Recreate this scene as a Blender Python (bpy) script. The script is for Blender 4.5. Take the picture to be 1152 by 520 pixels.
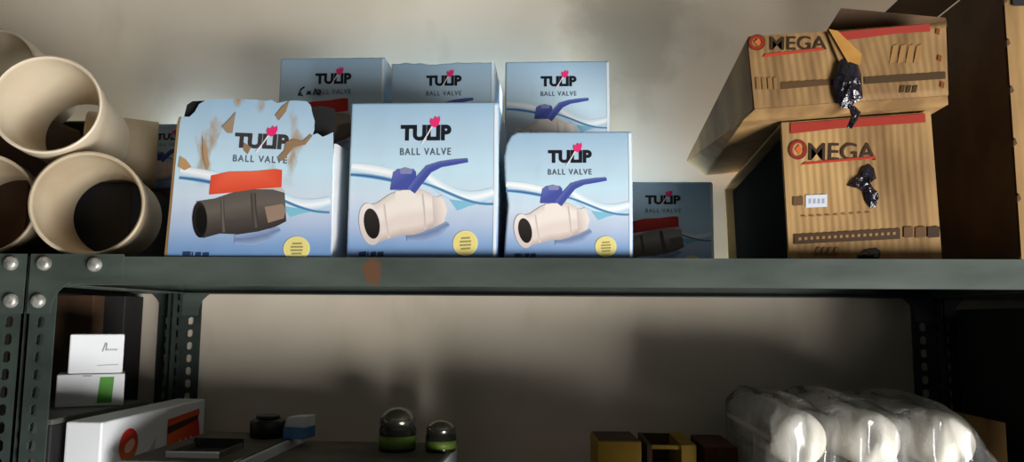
import bpy, bmesh, math, random
from mathutils import Vector, Matrix
random.seed(7)
for o in list(bpy.data.objects): bpy.data.objects.remove(o, do_unlink=True)
scene = bpy.context.scene
COL = scene.collection

# ------------------------------------------------------------------ camera
H = 1.78                                   # eye height above the floor
YAW, PITCH, ROLL = math.radians(3.4), math.radians(6.5), math.radians(0.45)
FPX = 870.0
fwd = Vector((-math.sin(YAW)*math.cos(PITCH), math.cos(YAW)*math.cos(PITCH), math.sin(PITCH)))
rgt0 = fwd.cross(Vector((0, 0, 1))).normalized()
up0 = rgt0.cross(fwd).normalized()
rgt = rgt0*math.cos(ROLL) + up0*math.sin(ROLL)      # picture turned clockwise by ROLL
up = up0*math.cos(ROLL) - rgt0*math.sin(ROLL)
cam_d = bpy.data.cameras.new('camera'); cam = bpy.data.objects.new('camera', cam_d); COL.objects.link(cam)
cam_d.sensor_width = 36; cam_d.lens = FPX/1152*36; cam_d.clip_start = 0.01
cam.matrix_world = Matrix(((rgt.x, up.x, -fwd.x, 0), (rgt.y, up.y, -fwd.y, 0), (rgt.z, up.z, -fwd.z, H), (0, 0, 0, 1)))
scene.camera = cam

# ------------------------------------------------------------------ light
scene.view_settings.view_transform = 'Standard'; scene.view_settings.look = 'None'
scene.view_settings.gamma = 1.0; scene.view_settings.exposure = 0.0
scene.view_settings.use_curve_mapping = False
w = bpy.data.worlds.new('room_air'); scene.world = w; w.use_nodes = True
w.node_tree.nodes['Background'].inputs[0].default_value = (0.80, 0.90, 1.0, 1)
w.node_tree.nodes['Background'].inputs[1].default_value = 0.03
def area(name, loc, target, sx, sy, power, col):
    d = bpy.data.lights.new(name, 'AREA'); d.shape = 'RECTANGLE'; d.size = sx; d.size_y = sy; d.energy = power; d.color = col
    o = bpy.data.objects.new(name, d); COL.objects.link(o); o.location = loc
    if target: o.rotation_euler = (Vector(target)-Vector(loc)).to_track_quat('-Z', 'Y').to_euler()
# daylight under a half-raised shutter, low and off to the right of the camera
area('shutter_daylight', (1.58, -0.97, 0.67), (0.0, 0.75, 1.8), 1.4, 1.14, 116, (1.0, 0.985, 0.96))
# roof light high above the gap between the rack and the wall
area('roof_light', (1.1, 0.972, 4.6), None, 0.9, 0.055, 900, (1.0, 0.97, 0.92))

# ------------------------------------------------------------------ helpers
def px(x, y, Y, dz=0):
    """photo pixel -> point on the plane world-y = Y"""
    d = fwd + rgt*((x-576)/FPX) + up*((260-y)/FPX)
    t = Y/d.y
    return Vector((d.x*t, Y, d.z*t + H + dz))
def L(c):
    return tuple(((v/255)/12.92 if v/255 <= 0.04045 else ((v/255+0.055)/1.055)**2.4) for v in c)
def nodes(name):
    m = bpy.data.materials.new(name); m.use_nodes = True
    nt = m.node_tree; return m, nt, nt.nodes['Principled BSDF']
def mat(name, c1, c2=None, scale=8, rough=0.6, metal=0.0, bump=0.0, bscale=60, stretch=(1, 1, 1), detail=5, lo=0.35, hi=0.7, spec=0.4):
    m, nt, b = nodes(name)
    b.inputs['Roughness'].default_value = rough; b.inputs['Metallic'].default_value = metal
    b.inputs['Specular IOR Level'].default_value = spec
    tc = nt.nodes.new('ShaderNodeTexCoord'); mp = nt.nodes.new('ShaderNodeMapping'); mp.inputs['Scale'].default_value = stretch
    nt.links.new(tc.outputs['Object'], mp.inputs[0])
    n = nt.nodes.new('ShaderNodeTexNoise'); n.inputs['Scale'].default_value = scale; n.inputs['Detail'].default_value = detail
    nt.links.new(mp.outputs[0], n.inputs['Vector'])
    r = nt.nodes.new('ShaderNodeValToRGB'); r.color_ramp.elements[0].position = lo; r.color_ramp.elements[1].position = hi
    r.color_ramp.elements[0].color = (*L(c2 or c1), 1); r.color_ramp.elements[1].color = (*L(c1), 1)
    nt.links.new(n.outputs['Fac'], r.inputs[0]); nt.links.new(r.outputs[0], b.inputs['Base Color'])
    if bump:
        n2 = nt.nodes.new('ShaderNodeTexNoise'); n2.inputs['Scale'].default_value = bscale; n2.inputs['Detail'].default_value = 4
        nt.links.new(mp.outputs[0], n2.inputs['Vector'])
        bp = nt.nodes.new('ShaderNodeBump'); bp.inputs['Strength'].default_value = bump; bp.inputs['Distance'].default_value = 0.002
        nt.links.new(n2.outputs['Fac'], bp.inputs['Height']); nt.links.new(bp.outputs[0], b.inputs['Normal'])
    return m

def mesh_obj(name, verts, faces, m=None, parent=None, smooth=False, cols=None, bevel=0, recalc=True):
    me = bpy.data.meshes.new(name); me.from_pydata([tuple(v) for v in verts], [], faces); me.update()
    if cols:
        a = me.color_attributes.new('Col', 'FLOAT_COLOR', 'POINT')
        for i, c in enumerate(cols): a.data[i].color = (*L(c), 1)
    if recalc and not cols:
        bm = bmesh.new(); bm.from_mesh(me); bmesh.ops.recalc_face_normals(bm, faces=bm.faces); bm.to_mesh(me); bm.free()
    if smooth:
        for p in me.polygons: p.use_smooth = True
    o = bpy.data.objects.new(name, me); COL.objects.link(o)
    if m: me.materials.append(m)
    if parent: o.parent = parent
    if bevel:
        b = o.modifiers.new('bevel', 'BEVEL'); b.width = bevel; b.segments = 3; b.limit_method = 'ANGLE'
    return o
class MB:
    def __init__(s): s.v = []; s.f = []
    def add(s, v, f):
        n = len(s.v); s.v += [Vector(q) for q in v]; s.f += [tuple(i+n for i in q) for q in f]; return s
    def box(s, a, b):
        x0, y0, z0 = a; x1, y1, z1 = b
        return s.add([(x0,y0,z0),(x1,y0,z0),(x1,y1,z0),(x0,y1,z0),(x0,y0,z1),(x1,y0,z1),(x1,y1,z1),(x0,y1,z1)],
                     [(0,3,2,1),(4,5,6,7),(0,1,5,4),(1,2,6,5),(2,3,7,6),(3,0,4,7)])
    def hexa(s, fr, bk):
        """fr, bk: four points each TL TR BR BL"""
        return s.add(list(fr)+list(bk), [(0,1,2,3),(7,6,5,4),(0,4,5,1),(1,5,6,2),(2,6,7,3),(3,7,4,0)])
    def prism(s, poly, off):
        n = len(poly); off = Vector(off)
        return s.add([Vector(p) for p in poly]+[Vector(p)+off for p in poly],
                     [tuple(range(n)), tuple(range(2*n-1, n-1, -1))]+[(i, (i+1) % n, (i+1) % n+n, i+n) for i in range(n)])
    def lathe(s, prof, seg=40, axis='z', org=(0, 0, 0), closed=False):
        v = []; f = []; n = len(prof); org = Vector(org)
        for i in range(seg):
            a = 2*math.pi*i/seg
            for (r, h) in prof:
                p = (r*math.cos(a), r*math.sin(a), h) if axis == 'z' else (r*math.cos(a), h, r*math.sin(a))
                v.append(org+Vector(p))
        for i in range(seg):
            j = (i+1) % seg
            for k in range(n if closed else n-1):
                f.append((i*n+k, j*n+k, j*n+(k+1) % n, i*n+(k+1) % n))
        return s.add(v, f)
    def build(s, name, m, parent=None, **k): return mesh_obj(name, s.v, s.f, m, parent, **k)
def tag(o, label, cat, group=None):
    o['label'] = label; o['category'] = cat
    if group: o['group'] = group
    return o
def empty(name, loc, label=None, cat=None, group=None, rz=0):
    o = bpy.data.objects.new(name, None); COL.objects.link(o); o.location = loc; o.rotation_euler = (0, 0, rz)
    o.empty_display_size = 0.02
    if label: tag(o, label, cat, group)
    return o
def struct(o): o['kind'] = 'structure'; return o
def adopt(o, parent):
    """parent a mesh made in world coordinates under an empty, keeping it in place"""
    o.parent = parent; o.matrix_parent_inverse = (Matrix.Translation(parent.location) @ Matrix.Rotation(parent.rotation_euler.z, 4, 'Z')).inverted()
    return o

# ------------------------------------------------------------------ print (flat ink on packaging)
def print_material(name, rough):
    m, nt, b = nodes(name)
    a = nt.nodes.new('ShaderNodeAttribute'); a.attribute_name = 'Col'
    nt.links.new(a.outputs['Color'], b.inputs['Base Color']); b.inputs['Roughness'].default_value = rough
    b.inputs['Specular IOR Level'].default_value = 0.3
    return m
M_PRINT = print_material('printed_ink', 0.45)
class Ink:
    """flat coloured shapes in a plane: u to the right, v up, in metres; later shapes lie on earlier ones"""
    def __init__(s, base=0.0003): s.v = []; s.f = []; s.c = []; s.k = base
    def _push(s, pts, faces, cols):
        n = len(s.v)
        for (u, v) in pts: s.v.append((u, -s.k, v))
        s.f += [tuple(i+n for i in q) for q in faces]; s.c += cols; s.k += 0.00002
    def poly(s, pts, col):
        s._push(pts, [tuple(range(len(pts)))], [col]*len(pts) if not isinstance(col, list) else col); return s
    def ell(s, cx, cy, rx, ry, col, rot=0, n=28, col2=None):
        P = []; C = []
        for i in range(n):
            a = 2*math.pi*i/n; x = rx*math.cos(a); y = ry*math.sin(a)
            P.append((cx+x*math.cos(rot)-y*math.sin(rot), cy+x*math.sin(rot)+y*math.cos(rot)))
            t = 0.5+0.5*math.sin(a); C.append(tuple(p*(t)+q*(1-t) for p, q in zip(col, col2 or col)))
        s._push(P, [tuple(range(n))], C); return s
    def band(s, pts, wid, cols):
        """stroke along pts with half widths wid; cols = colours from one side to the other"""
        m = len(cols); P = []; C = []; F = []
        for i, (x, y) in enumerate(pts):
            x0, y0 = pts[max(i-1, 0)]; x1, y1 = pts[min(i+1, len(pts)-1)]
            d = math.hypot(x1-x0, y1-y0) or 1; nx, ny = -(y1-y0)/d, (x1-x0)/d
            wd = wid[i] if isinstance(wid, (list, tuple)) else wid
            for k in range(m):
                t = 1-2*k/(m-1); P.append((x+nx*wd*t, y+ny*wd*t)); C.append(cols[k])
        for i in range(len(pts)-1):
            for k in range(m-1): F.append((i*m+k, i*m+k+1, (i+1)*m+k+1, (i+1)*m+k))
        s._push(P, F, C); return s
    def text(s, txt, x0, x1, y0, y1, col, bold=0.0, shear=0.0, spacing=1.0):
        cu = bpy.data.curves.new('t', 'FONT'); cu.body = txt; cu.offset = bold; cu.shear = shear; cu.space_character = spacing
        ob = bpy.data.objects.new('t', cu); COL.objects.link(ob)
        dg = bpy.context.evaluated_depsgraph_get(); me = bpy.data.meshes.new_from_object(ob.evaluated_get(dg))
        vs = [v.co.copy() for v in me.vertices]; fs = [tuple(p.vertices) for p in me.polygons]
        bpy.data.objects.remove(ob, do_unlink=True); bpy.data.curves.remove(cu); bpy.data.meshes.remove(me)
        ax, bx = min(v.x for v in vs), max(v.x for v in vs); ay, by = min(v.y for v in vs), max(v.y for v in vs)
        s._push([(x0+(v.x-ax)/(bx-ax)*(x1-x0), y0+(v.y-ay)/(by-ay)*(y1-y0)) for v in vs], fs, [col]*len(vs)); return s
    def build(s, name, parent, loc=(0, 0, 0), rot=(0, 0, 0)):
        o = mesh_obj(name, s.v, s.f, M_PRINT, parent, cols=s.c); o.location = loc; o.rotation_euler = rot
        return o

# ------------------------------------------------------------------ materials
M = {}
M['paint'] = mat('grey_green_enamel', (84, 92, 86), (58, 66, 61), 26, 0.42, bump=0.10, bscale=40, stretch=(0.3, 1, 1))
M['paint_post'] = mat('grey_green_enamel_post', (66, 77, 72), (46, 53, 50), 18, 0.45, bump=0.1, bscale=60)
M['zinc'] = mat('zinc_bolt', (225, 225, 216), (150, 148, 140), 160, 0.42, metal=0.6)
M['pvc'] = mat('cream_pvc', (226, 212, 188), (205, 190, 164), 9, 0.45, bump=0.03, bscale=30)
M['pvc2'] = mat('cream_pvc_aged', (206, 190, 162), (180, 162, 134), 11, 0.5, bump=0.03, bscale=30)
M['blue_side'] = mat('blue_box_side', (176, 200, 218), (150, 176, 200), 20, 0.4)
M['kraft_in'] = mat('kraft_inside', (150, 116, 78), (120, 90, 58), 25, 0.8)
M['kraft'] = mat('kraft_board', (182, 146, 94), (118, 88, 52), 22, 0.75, bump=0.15, bscale=90, stretch=(1, 1, 0.25))
M['kraft_dark'] = mat('kraft_board_dark', (98, 72, 46), (66, 48, 30), 12, 0.8, bump=0.15, bscale=80)
M['brown'] = mat('brown_board', (92, 66, 44), (66, 46, 30), 10, 0.8)
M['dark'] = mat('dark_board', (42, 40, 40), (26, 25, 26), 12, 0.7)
M['greybrown'] = mat('dusty_lid_board', (120, 112, 98), (88, 82, 70), 14, 0.85)
M['olive'] = mat('olive_grey_board', (96, 98, 90), (70, 72, 66), 10, 0.75)
M['white'] = mat('white_carton', (236, 238, 240), (222, 224, 228), 10, 0.45)
M['yellow'] = mat('yellow_carton', (176, 140, 30), (140, 108, 20), 12, 0.6)
M['redbrown'] = mat('red_brown_carton', (104, 44, 26), (74, 30, 18), 12, 0.6)
M['black'] = mat('black_plastic', (22, 22, 24), (14, 14, 15), 20, 0.35)
M['matte'] = mat('matte_shade_black', (16, 14, 13), (9, 8, 8), 30, 0.95, spec=0.05)  # near-black standing in for shade inside the upright carton
M['steel'] = mat('dull_steel_lid', (170, 168, 158), (120, 116, 104), 30, 0.22, metal=0.9)
M['jarglass'] = mat('dark_jar_glass', (46, 48, 42), (30, 30, 26), 20, 0.12)
M['green'] = mat('green_label', (122, 150, 62), (90, 124, 44), 25, 0.45)
M['bluelabel'] = mat('blue_label', (86, 140, 190), (64, 112, 166), 25, 0.4)
M['tape'] = mat('dark_glossy_tape', (34, 30, 44), (12, 10, 16), 160, 0.12, bump=0.8, bscale=220, spec=0.8)
M['tape_y'] = mat('amber_tape', (196, 150, 78), (170, 120, 56), 30, 0.2, spec=0.6)
M['cap'] = mat('white_plastic_tube', (240, 236, 226), (230, 225, 214), 8, 0.4)
M['floor'] = mat('concrete_floor', (112, 108, 101), (86, 82, 76), 3, 0.85, bump=0.2, bscale=40)

# plaster wall with grime of its own
def wall_material():
    m, nt, b = nodes('stained_plaster'); b.inputs['Roughness'].default_value = 0.9; b.inputs['Specular IOR Level'].default_value = 0.15
    tc = nt.nodes.new('ShaderNodeTexCoord')
    def noise(scale, det, lo, hi, stretch=(1, 1, 1)):
        mp = nt.nodes.new('ShaderNodeMapping'); mp.inputs['Scale'].default_value = stretch
        nt.links.new(tc.outputs['Object'], mp.inputs[0])
        n = nt.nodes.new('ShaderNodeTexNoise'); n.inputs['Scale'].default_value = scale; n.inputs['Detail'].default_value = det
        nt.links.new(mp.outputs[0], n.inputs['Vector'])
        r = nt.nodes.new('ShaderNodeMapRange'); r.inputs[1].default_value = lo; r.inputs[2].default_value = hi
        nt.links.new(n.outputs['Fac'], r.inputs[0]); return r.outputs[0], n.outputs['Fac']
    def mix(fac, a, bcol):
        x = nt.nodes.new('ShaderNodeMix'); x.data_type = 'RGBA'
        nt.links.new(fac, x.inputs[0])
        if isinstance(a, tuple): x.inputs[6].default_value = (*L(a), 1)
        else: nt.links.new(a, x.inputs[6])
        x.inputs[7].default_value = (*L(bcol), 1); return x.outputs[2]
    f1, _ = noise(5, 6, 0.42, 0.72)
    c = mix(f1, (214, 202, 184), (200, 187, 168))
    f2, raw = noise(16, 7, 0.58, 0.78, (1, 1, 0.5))
    mul = nt.nodes.new('ShaderNodeMath'); mul.operation = 'MULTIPLY'; mul.inputs[1].default_value = 0.28
    nt.links.new(f2, mul.inputs[0]); c = mix(mul.outputs[0], c, (150, 138, 116))
    # a damp patch high on the wall
    p = px(708, 30, 1.004)
    mp = nt.nodes.new('ShaderNodeMapping'); mp.vector_type = 'POINT'
    mp.inputs['Location'].default_value = (-p.x/0.083, 0, -p.z/0.097); mp.inputs['Scale'].default_value = (1/0.083, 0, 1/0.097)
    nt.links.new(tc.outputs['Object'], mp.inputs[0])
    ln = nt.nodes.new('ShaderNodeVectorMath'); ln.operation = 'LENGTH'; nt.links.new(mp.outputs[0], ln.inputs[0])
    ad = nt.nodes.new('ShaderNodeMath'); ad.operation = 'MULTIPLY_ADD'; ad.inputs[1].default_value = 1.6
    n3 = nt.nodes.new('ShaderNodeTexNoise'); n3.inputs['Scale'].default_value = 22; n3.inputs['Detail'].default_value = 6
    nt.links.new(tc.outputs['Object'], n3.inputs['Vector'])
    nt.links.new(n3.outputs['Fac'], ad.inputs[0]); nt.links.new(ln.outputs['Value'], ad.inputs[2])
    mr = nt.nodes.new('ShaderNodeMapRange'); mr.inputs[1].default_value = 1.9; mr.inputs[2].default_value = 1.45; mr.inputs[3].default_value = 0; mr.inputs[4].default_value = 0.55
    nt.links.new(ad.outputs[0], mr.inputs[0]); c = mix(mr.outputs[0], c, (168, 158, 136))
    nt.links.new(c, b.inputs['Base Color'])
    bp = nt.nodes.new('ShaderNodeBump'); bp.inputs['Strength'].default_value = 0.025; bp.inputs['Distance'].default_value = 0.004
    nt.links.new(raw, bp.inputs['Height']); nt.links.new(bp.outputs[0], b.inputs['Normal'])
    return m
M['wall'] = wall_material()

# blue carton: printed sky gradient, white mist in the middle, deep blue at the foot
def blue_material(name, scuff):
    m, nt, b = nodes(name); b.inputs['Roughness'].default_value = 0.33; b.inputs['Specular IOR Level'].default_value = 0.4
    tc = nt.nodes.new('ShaderNodeTexCoord'); sp = nt.nodes.new('ShaderNodeSeparateXYZ')
    nt.links.new(tc.outputs['Generated'], sp.inputs[0])
    r = nt.nodes.new('ShaderNodeValToRGB'); e = r.color_ramp.elements
    e[0].position = 0.0; e[0].color = (*L((104, 142, 190)), 1); e[1].position = 1.0; e[1].color = (*L((154, 186, 211)), 1)
    for p, c in ((0.10, (136, 166, 206)), (0.22, (180, 196, 222)), (0.38, (206, 220, 234)), (0.55, (196, 226, 240)), (0.72, (184, 210, 228))):
        q = e.new(p); q.color = (*L(c), 1)
    nt.links.new(sp.outputs['Z'], r.inputs[0]); c = r.outputs[0]
    n = nt.nodes.new('ShaderNodeTexNoise'); n.inputs['Scale'].default_value = 34; n.inputs['Detail'].default_value = 7
    mp = nt.nodes.new('ShaderNodeMapping'); mp.inputs['Rotation'].default_value = (0, 0.7, 0); mp.inputs['Scale'].default_value = (1.0, 1, 0.45)
    nt.links.new(tc.outputs['Object'], mp.inputs[0]); nt.links.new(mp.outputs[0], n.inputs['Vector'])
    mr = nt.nodes.new('ShaderNodeMapRange')
    mr.inputs[1].default_value = 0.56 if scuff else 0.66; mr.inputs[2].default_value = 0.66 if scuff else 0.9
    nt.links.new(n.outputs['Fac'], mr.inputs[0])
    up_ = nt.nodes.new('ShaderNodeMapRange'); up_.inputs[1].default_value = 0.42; up_.inputs[2].default_value = 0.62
    nt.links.new(sp.outputs['Z'], up_.inputs[0])
    mu = nt.nodes.new('ShaderNodeMath'); mu.operation = 'MULTIPLY'; nt.links.new(mr.outputs[0], mu.inputs[0])
    if scuff: nt.links.new(up_.outputs[0], mu.inputs[1])
    else: mu.inputs[1].default_value = 0.25
    x = nt.nodes.new('ShaderNodeMix'); x.data_type = 'RGBA'; nt.links.new(mu.outputs[0], x.inputs[0]); nt.links.new(c, x.inputs[6])
    x.inputs[7].default_value = (*L((166, 140, 108) if scuff else (150, 160, 165)), 1)
    nt.links.new(x.outputs[2], b.inputs['Base Color'])
    n2 = nt.nodes.new('ShaderNodeTexNoise'); n2.inputs['Scale'].default_value = 18; n2.inputs['Detail'].default_value = 2
    nt.links.new(tc.outputs['Object'], n2.inputs['Vector'])
    bp = nt.nodes.new('ShaderNodeBump'); bp.inputs['Strength'].default_value = 0.25; bp.inputs['Distance'].default_value = 0.006
    nt.links.new(n2.outputs['Fac'], bp.inputs['Height']); nt.links.new(bp.outputs[0], b.inputs['Normal'])
    return m
M['blue'] = blue_material('blue_printed_carton', False)
M['blue_scuffed'] = blue_material('blue_printed_carton_scuffed', True)

# enamel of the shelf front with one rust spot
def lip_material():
    m = M['paint'].copy(); m.name = 'grey_green_enamel_rusty'; nt = m.node_tree; b = nt.nodes['Principled BSDF']
    src = b.inputs['Base Color'].links[0].from_socket
    tc = nt.nodes.new('ShaderNodeTexCoord'); p = px(418, 306, 0.70)
    mp = nt.nodes.new('ShaderNodeMapping'); mp.inputs['Location'].default_value = (-p.x/0.009, -0.70/0.2, -p.z/0.014); mp.inputs['Scale'].default_value = (1/0.009, 1/0.2, 1/0.014)
    nt.links.new(tc.outputs['Object'], mp.inputs[0])
    ln = nt.nodes.new('ShaderNodeVectorMath'); ln.operation = 'LENGTH'; nt.links.new(mp.outputs[0], ln.inputs[0])
    n = nt.nodes.new('ShaderNodeTexNoise'); n.inputs['Scale'].default_value = 150; nt.links.new(tc.outputs['Object'], n.inputs['Vector'])
    ad = nt.nodes.new('ShaderNodeMath'); ad.operation = 'MULTIPLY_ADD'; ad.inputs[1].default_value = 1.2
    nt.links.new(n.outputs['Fac'], ad.inputs[0]); nt.links.new(ln.outputs['Value'], ad.inputs[2])
    mr = nt.nodes.new('ShaderNodeMapRange'); mr.inputs[1].default_value = 1.75; mr.inputs[2].default_value = 1.3; mr.inputs[4].default_value = 0.7
    nt.links.new(ad.outputs[0], mr.inputs[0])
    x = nt.nodes.new('ShaderNodeMix'); x.data_type = 'RGBA'; nt.links.new(mr.outputs[0], x.inputs[0]); nt.links.new(src, x.inputs[6])
    x.inputs[7].default_value = (*L((112, 68, 42)), 1); nt.links.new(x.outputs[2], b.inputs['Base Color'])
    return m
M['lip'] = lip_material()

# clear shrink film
def film_material():
    m = bpy.data.materials.new('clear_shrink_film'); m.use_nodes = True; nt = m.node_tree; nt.nodes.clear()
    out = nt.nodes.new('ShaderNodeOutputMaterial'); tr = nt.nodes.new('ShaderNodeBsdfTransparent'); gl = nt.nodes.new('ShaderNodeBsdfGlossy')
    df = nt.nodes.new('ShaderNodeBsdfTranslucent'); d2 = nt.nodes.new('ShaderNodeBsdfDiffuse')
    gl.inputs['Roughness'].default_value = 0.11
    tr.inputs[0].default_value = (0.97, 0.97, 0.96, 1); df.inputs[0].default_value = (0.9, 0.9, 0.88, 1); d2.inputs[0].default_value = (0.9, 0.9, 0.88, 1)
    a = nt.nodes.new('ShaderNodeMixShader'); a.inputs[0].default_value = 0.5; nt.links.new(df.outputs[0], a.inputs[1]); nt.links.new(d2.outputs[0], a.inputs[2])
    tc = nt.nodes.new('ShaderNodeTexCoord'); n = nt.nodes.new('ShaderNodeTexNoise'); n.inputs['Scale'].default_value = 28; n.inputs['Detail'].default_value = 5
    mp = nt.nodes.new('ShaderNodeMapping'); mp.inputs['Scale'].default_value = (1, 1, 0.4); nt.links.new(tc.outputs['Object'], mp.inputs[0]); nt.links.new(mp.outputs[0], n.inputs['Vector'])
    mr = nt.nodes.new('ShaderNodeMapRange'); mr.inputs[1].default_value = 0.42; mr.inputs[2].default_value = 0.75; mr.inputs[3].default_value = 0.08; mr.inputs[4].default_value = 0.55
    nt.links.new(n.outputs['Fac'], mr.inputs[0])
    b = nt.nodes.new('ShaderNodeMixShader'); nt.links.new(mr.outputs[0], b.inputs[0]); nt.links.new(tr.outputs[0], b.inputs[1]); nt.links.new(a.outputs[0], b.inputs[2])
    fr = nt.nodes.new('ShaderNodeFresnel'); fr.inputs[0].default_value = 1.5
    c = nt.nodes.new('ShaderNodeMixShader'); nt.links.new(fr.outputs[0], c.inputs[0]); nt.links.new(b.outputs[0], c.inputs[1]); nt.links.new(gl.outputs[0], c.inputs[2])
    bp = nt.nodes.new('ShaderNodeBump'); bp.inputs['Strength'].default_value = 0.6; bp.inputs['Distance'].default_value = 0.004
    nt.links.new(n.outputs['Fac'], bp.inputs['Height'])
    nt.links.new(bp.outputs[0], gl.inputs['Normal']); nt.links.new(bp.outputs[0], fr.inputs['Normal'])
    nt.links.new(c.outputs[0], out.inputs[0]); return m
M['film'] = film_material()

# ------------------------------------------------------------------ room
WALL_Y = 1.0008
struct(MB().box((-3.2, -3.0, -0.1), (3.6, WALL_Y+0.12, 0)).build('floor', M['floor']))
struct(MB().box((-3.2, WALL_Y, 0), (3.6, WALL_Y+0.12, 5.4)).build('wall_back', M['wall']))

# unseen slab added overhead so the roof light reaches only the wall
struct(MB().box((-3.2, -3.0, 2.6), (3.6, 0.94, 2.7)).build('light_block_slab', M['floor']))

# ------------------------------------------------------------------ slotted angle racks
YF, YB = 0.70, 1.0                 # front and back faces
ZT, ZB = H+0.0555, H-0.262         # top faces of the two shelves in view
LIP = 0.0262
def angle_leg(mb, o, ux, uz, un, width, z0, z1, pitch=0.0162, hw=0.0040, hh=0.0052, th=0.0018):
    """one leg of a slotted angle: strip from point o along ux, holes in its middle, th thick along un"""
    ux, un = Vector(ux), Vector(un); o = Vector(o)
    n = int((z1-z0)/pitch); c = width/2
    for side in (0, 1):
        ring = []
    V = []; F = []
    def P(u, z, s): return o+ux*u+Vector((0, 0, z))+un*(th*s)
    base = len(mb.v)
    for i in range(n):
        za = z0+i*pitch; zb = za+pitch if i < n-1 else z1; zm = za+pitch/2
        hole = [(c-hw, zm-hh*.6), (c-hw*.5, zm-hh), (c+hw*.5, zm-hh), (c+hw, zm-hh*.6), (c+hw, zm+hh*.6), (c+hw*.5, zm+hh), (c-hw*.5, zm+hh), (c-hw, zm+hh*.6)]
        outr = [(0, za), (c-hw*.5, za), (c+hw*.5, za), (width, za), (width, zb), (c+hw*.5, zb), (c-hw*.5, zb), (0, zb)]
        for s in (0, 1):
            b = len(V); V += [P(u, z, s) for u, z in outr]+[P(u, z, s) for u, z in hole]
            F += [(b+k, b+(k+1) % 8, b+8+(k+1) % 8, b+8+k) for k in range(8)]
        b0 = b-16
        F += [(b0+8+k, b0+8+(k+1) % 8, b+8+(k+1) % 8, b+8+k) for k in range(8)]
        F += [(b0+3, b0+4, b+4, b+3), (b0+7, b0, b, b+7)]
    mb.add(V, F)
def post(parent, x, y, sx, sy, z1):
    """L-section post with its corner at x,y and legs running to sx (along x) and sy (along y)"""
    mb = MB(); W = 0.0265
    angle_leg(mb, (x, y, 0), (sx, 0, 0), None, (0, sy, 0), W, 0, z1)
    angle_leg(mb, (x, y, 0), (0, sy, 0), None, (sx, 0, 0), W, 0, z1)
    return adopt(mb.build('post', M['paint_post']), parent)
def shelf(parent, x0, x1, zt):
    mb = MB(); t = 0.0012; a = x0+0.003; b = x1-0.003
    mb.box((a, YF+.0035, zt-t), (b, YB-.0037, zt)).box((x0+.028, YB-.0037, zt-t), (x1-.028, YB+.0004, zt))
    o = adopt(mb.build('shelf_panel', M['paint']), parent)
    def part(q):
        p = adopt(q.build('shelf_lip', M['lip']), parent)
        return p
    part(MB().box((a, YF+.002, zt-LIP), (b, YF+.0035, zt)).box((a, YF+.0035, zt-LIP), (b, YF+.016, zt-LIP+t)))
    part(MB().box((a, YB-.0055, zt-LIP), (b, YB-.0037, zt-t-.0001)).box((a, YB-.018, zt-LIP), (b, YB-.0055, zt-LIP+t)))
    part(MB().box((a, YF+.0036, zt-LIP), (a+.0015, YB-.0036, zt-t-.0001)).box((a+.0015, YF+.0165, zt-LIP), (a+.013, YB-.0165, zt-LIP+t)))
    part(MB().box((b-.0015, YF+.0036, zt-LIP), (b, YB-.0036, zt-t-.0001)).box((b-.013, YF+.0165, zt-LIP), (b-.0015, YB-.0165, zt-LIP+t)))
def gusset(parent, x, zt, s, front=True):
    """corner plate with a concave inner edge: arm along the shelf, arm down the post, three bolts"""
    pts = [(0, 0), (0.090, 0), (0.090, -0.020), (0.060, -0.0215)]
    for i in range(9):
        a = i/8*math.pi/2
        pts.append((0.0225+0.0375*(1-math.sin(a)), -0.0215-0.031*(1-math.cos(a))))
    pts += [(0.0225, -0.056), (0, -0.056)]
    y = YF-0.0018 if front else YB-0.0036
    g = adopt(MB().prism([(x+s*u, y, zt+.002+v) for u, v in pts], (0, 0.0016, 0)).build('gusset_plate', M['paint']), parent)
    if not front: return
    for u, v in ((0.014, -0.009), (0.063, -0.010), (0.011, -0.044)):
        b = MB().lathe([(0.0, -0.0052), (0.0042, -0.0050), (0.0062, -0.0034), (0.0068, -0.0012), (0.0068, 0.0)], 16, 'y', (x+s*u, y, zt+.002+v))
        ob = b.build('bolt', M['zinc'], smooth=True)
        ob.parent = g; ob.matrix_parent_inverse = g.matrix_parent_inverse.copy()
        ob.matrix_parent_inverse = (parent.matrix_basis @ g.matrix_parent_inverse).inverted() if False else Matrix.Identity(4)
def rack(label, x0, x1, left=True, right=True, zs=(None,)):
    r = empty('slotted_angle_rack', (x0, YF, 0), label, 'rack')
    top = ZT+.0005
    if left: post(r, x0, YF, 1, 1, top); post(r, x0, YB, 1, -1, top)
    if right: post(r, x1, YF, -1, 1, top); post(r, x1, YB, -1, -1, top)
    for z in (ZT, ZB): shelf(r, x0, x1, z)
    for z in (ZT, ZB):
        for fr in (True, False):
            if left and not (fr and x0 > XL+.5): gusset(r, x0, z, 1, fr)
            if right and not (fr and x0 == XL): gusset(r, x1, z, -1, fr)
    return r
XL = (px(33, 330, YF).x); XR = XL + 0.962
rack('grey-green slotted angle rack in the middle, its top shelf carrying the blue valve boxes', XL, XR)
rack('grey-green slotted angle rack at the far left, under the leftmost pipe fittings', XL-0.0045-0.90, XL-0.0045)
rack('grey-green slotted angle rack beyond the right edge, holding tall dark cartons', XR+0.0015, XR+0.96)

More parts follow.
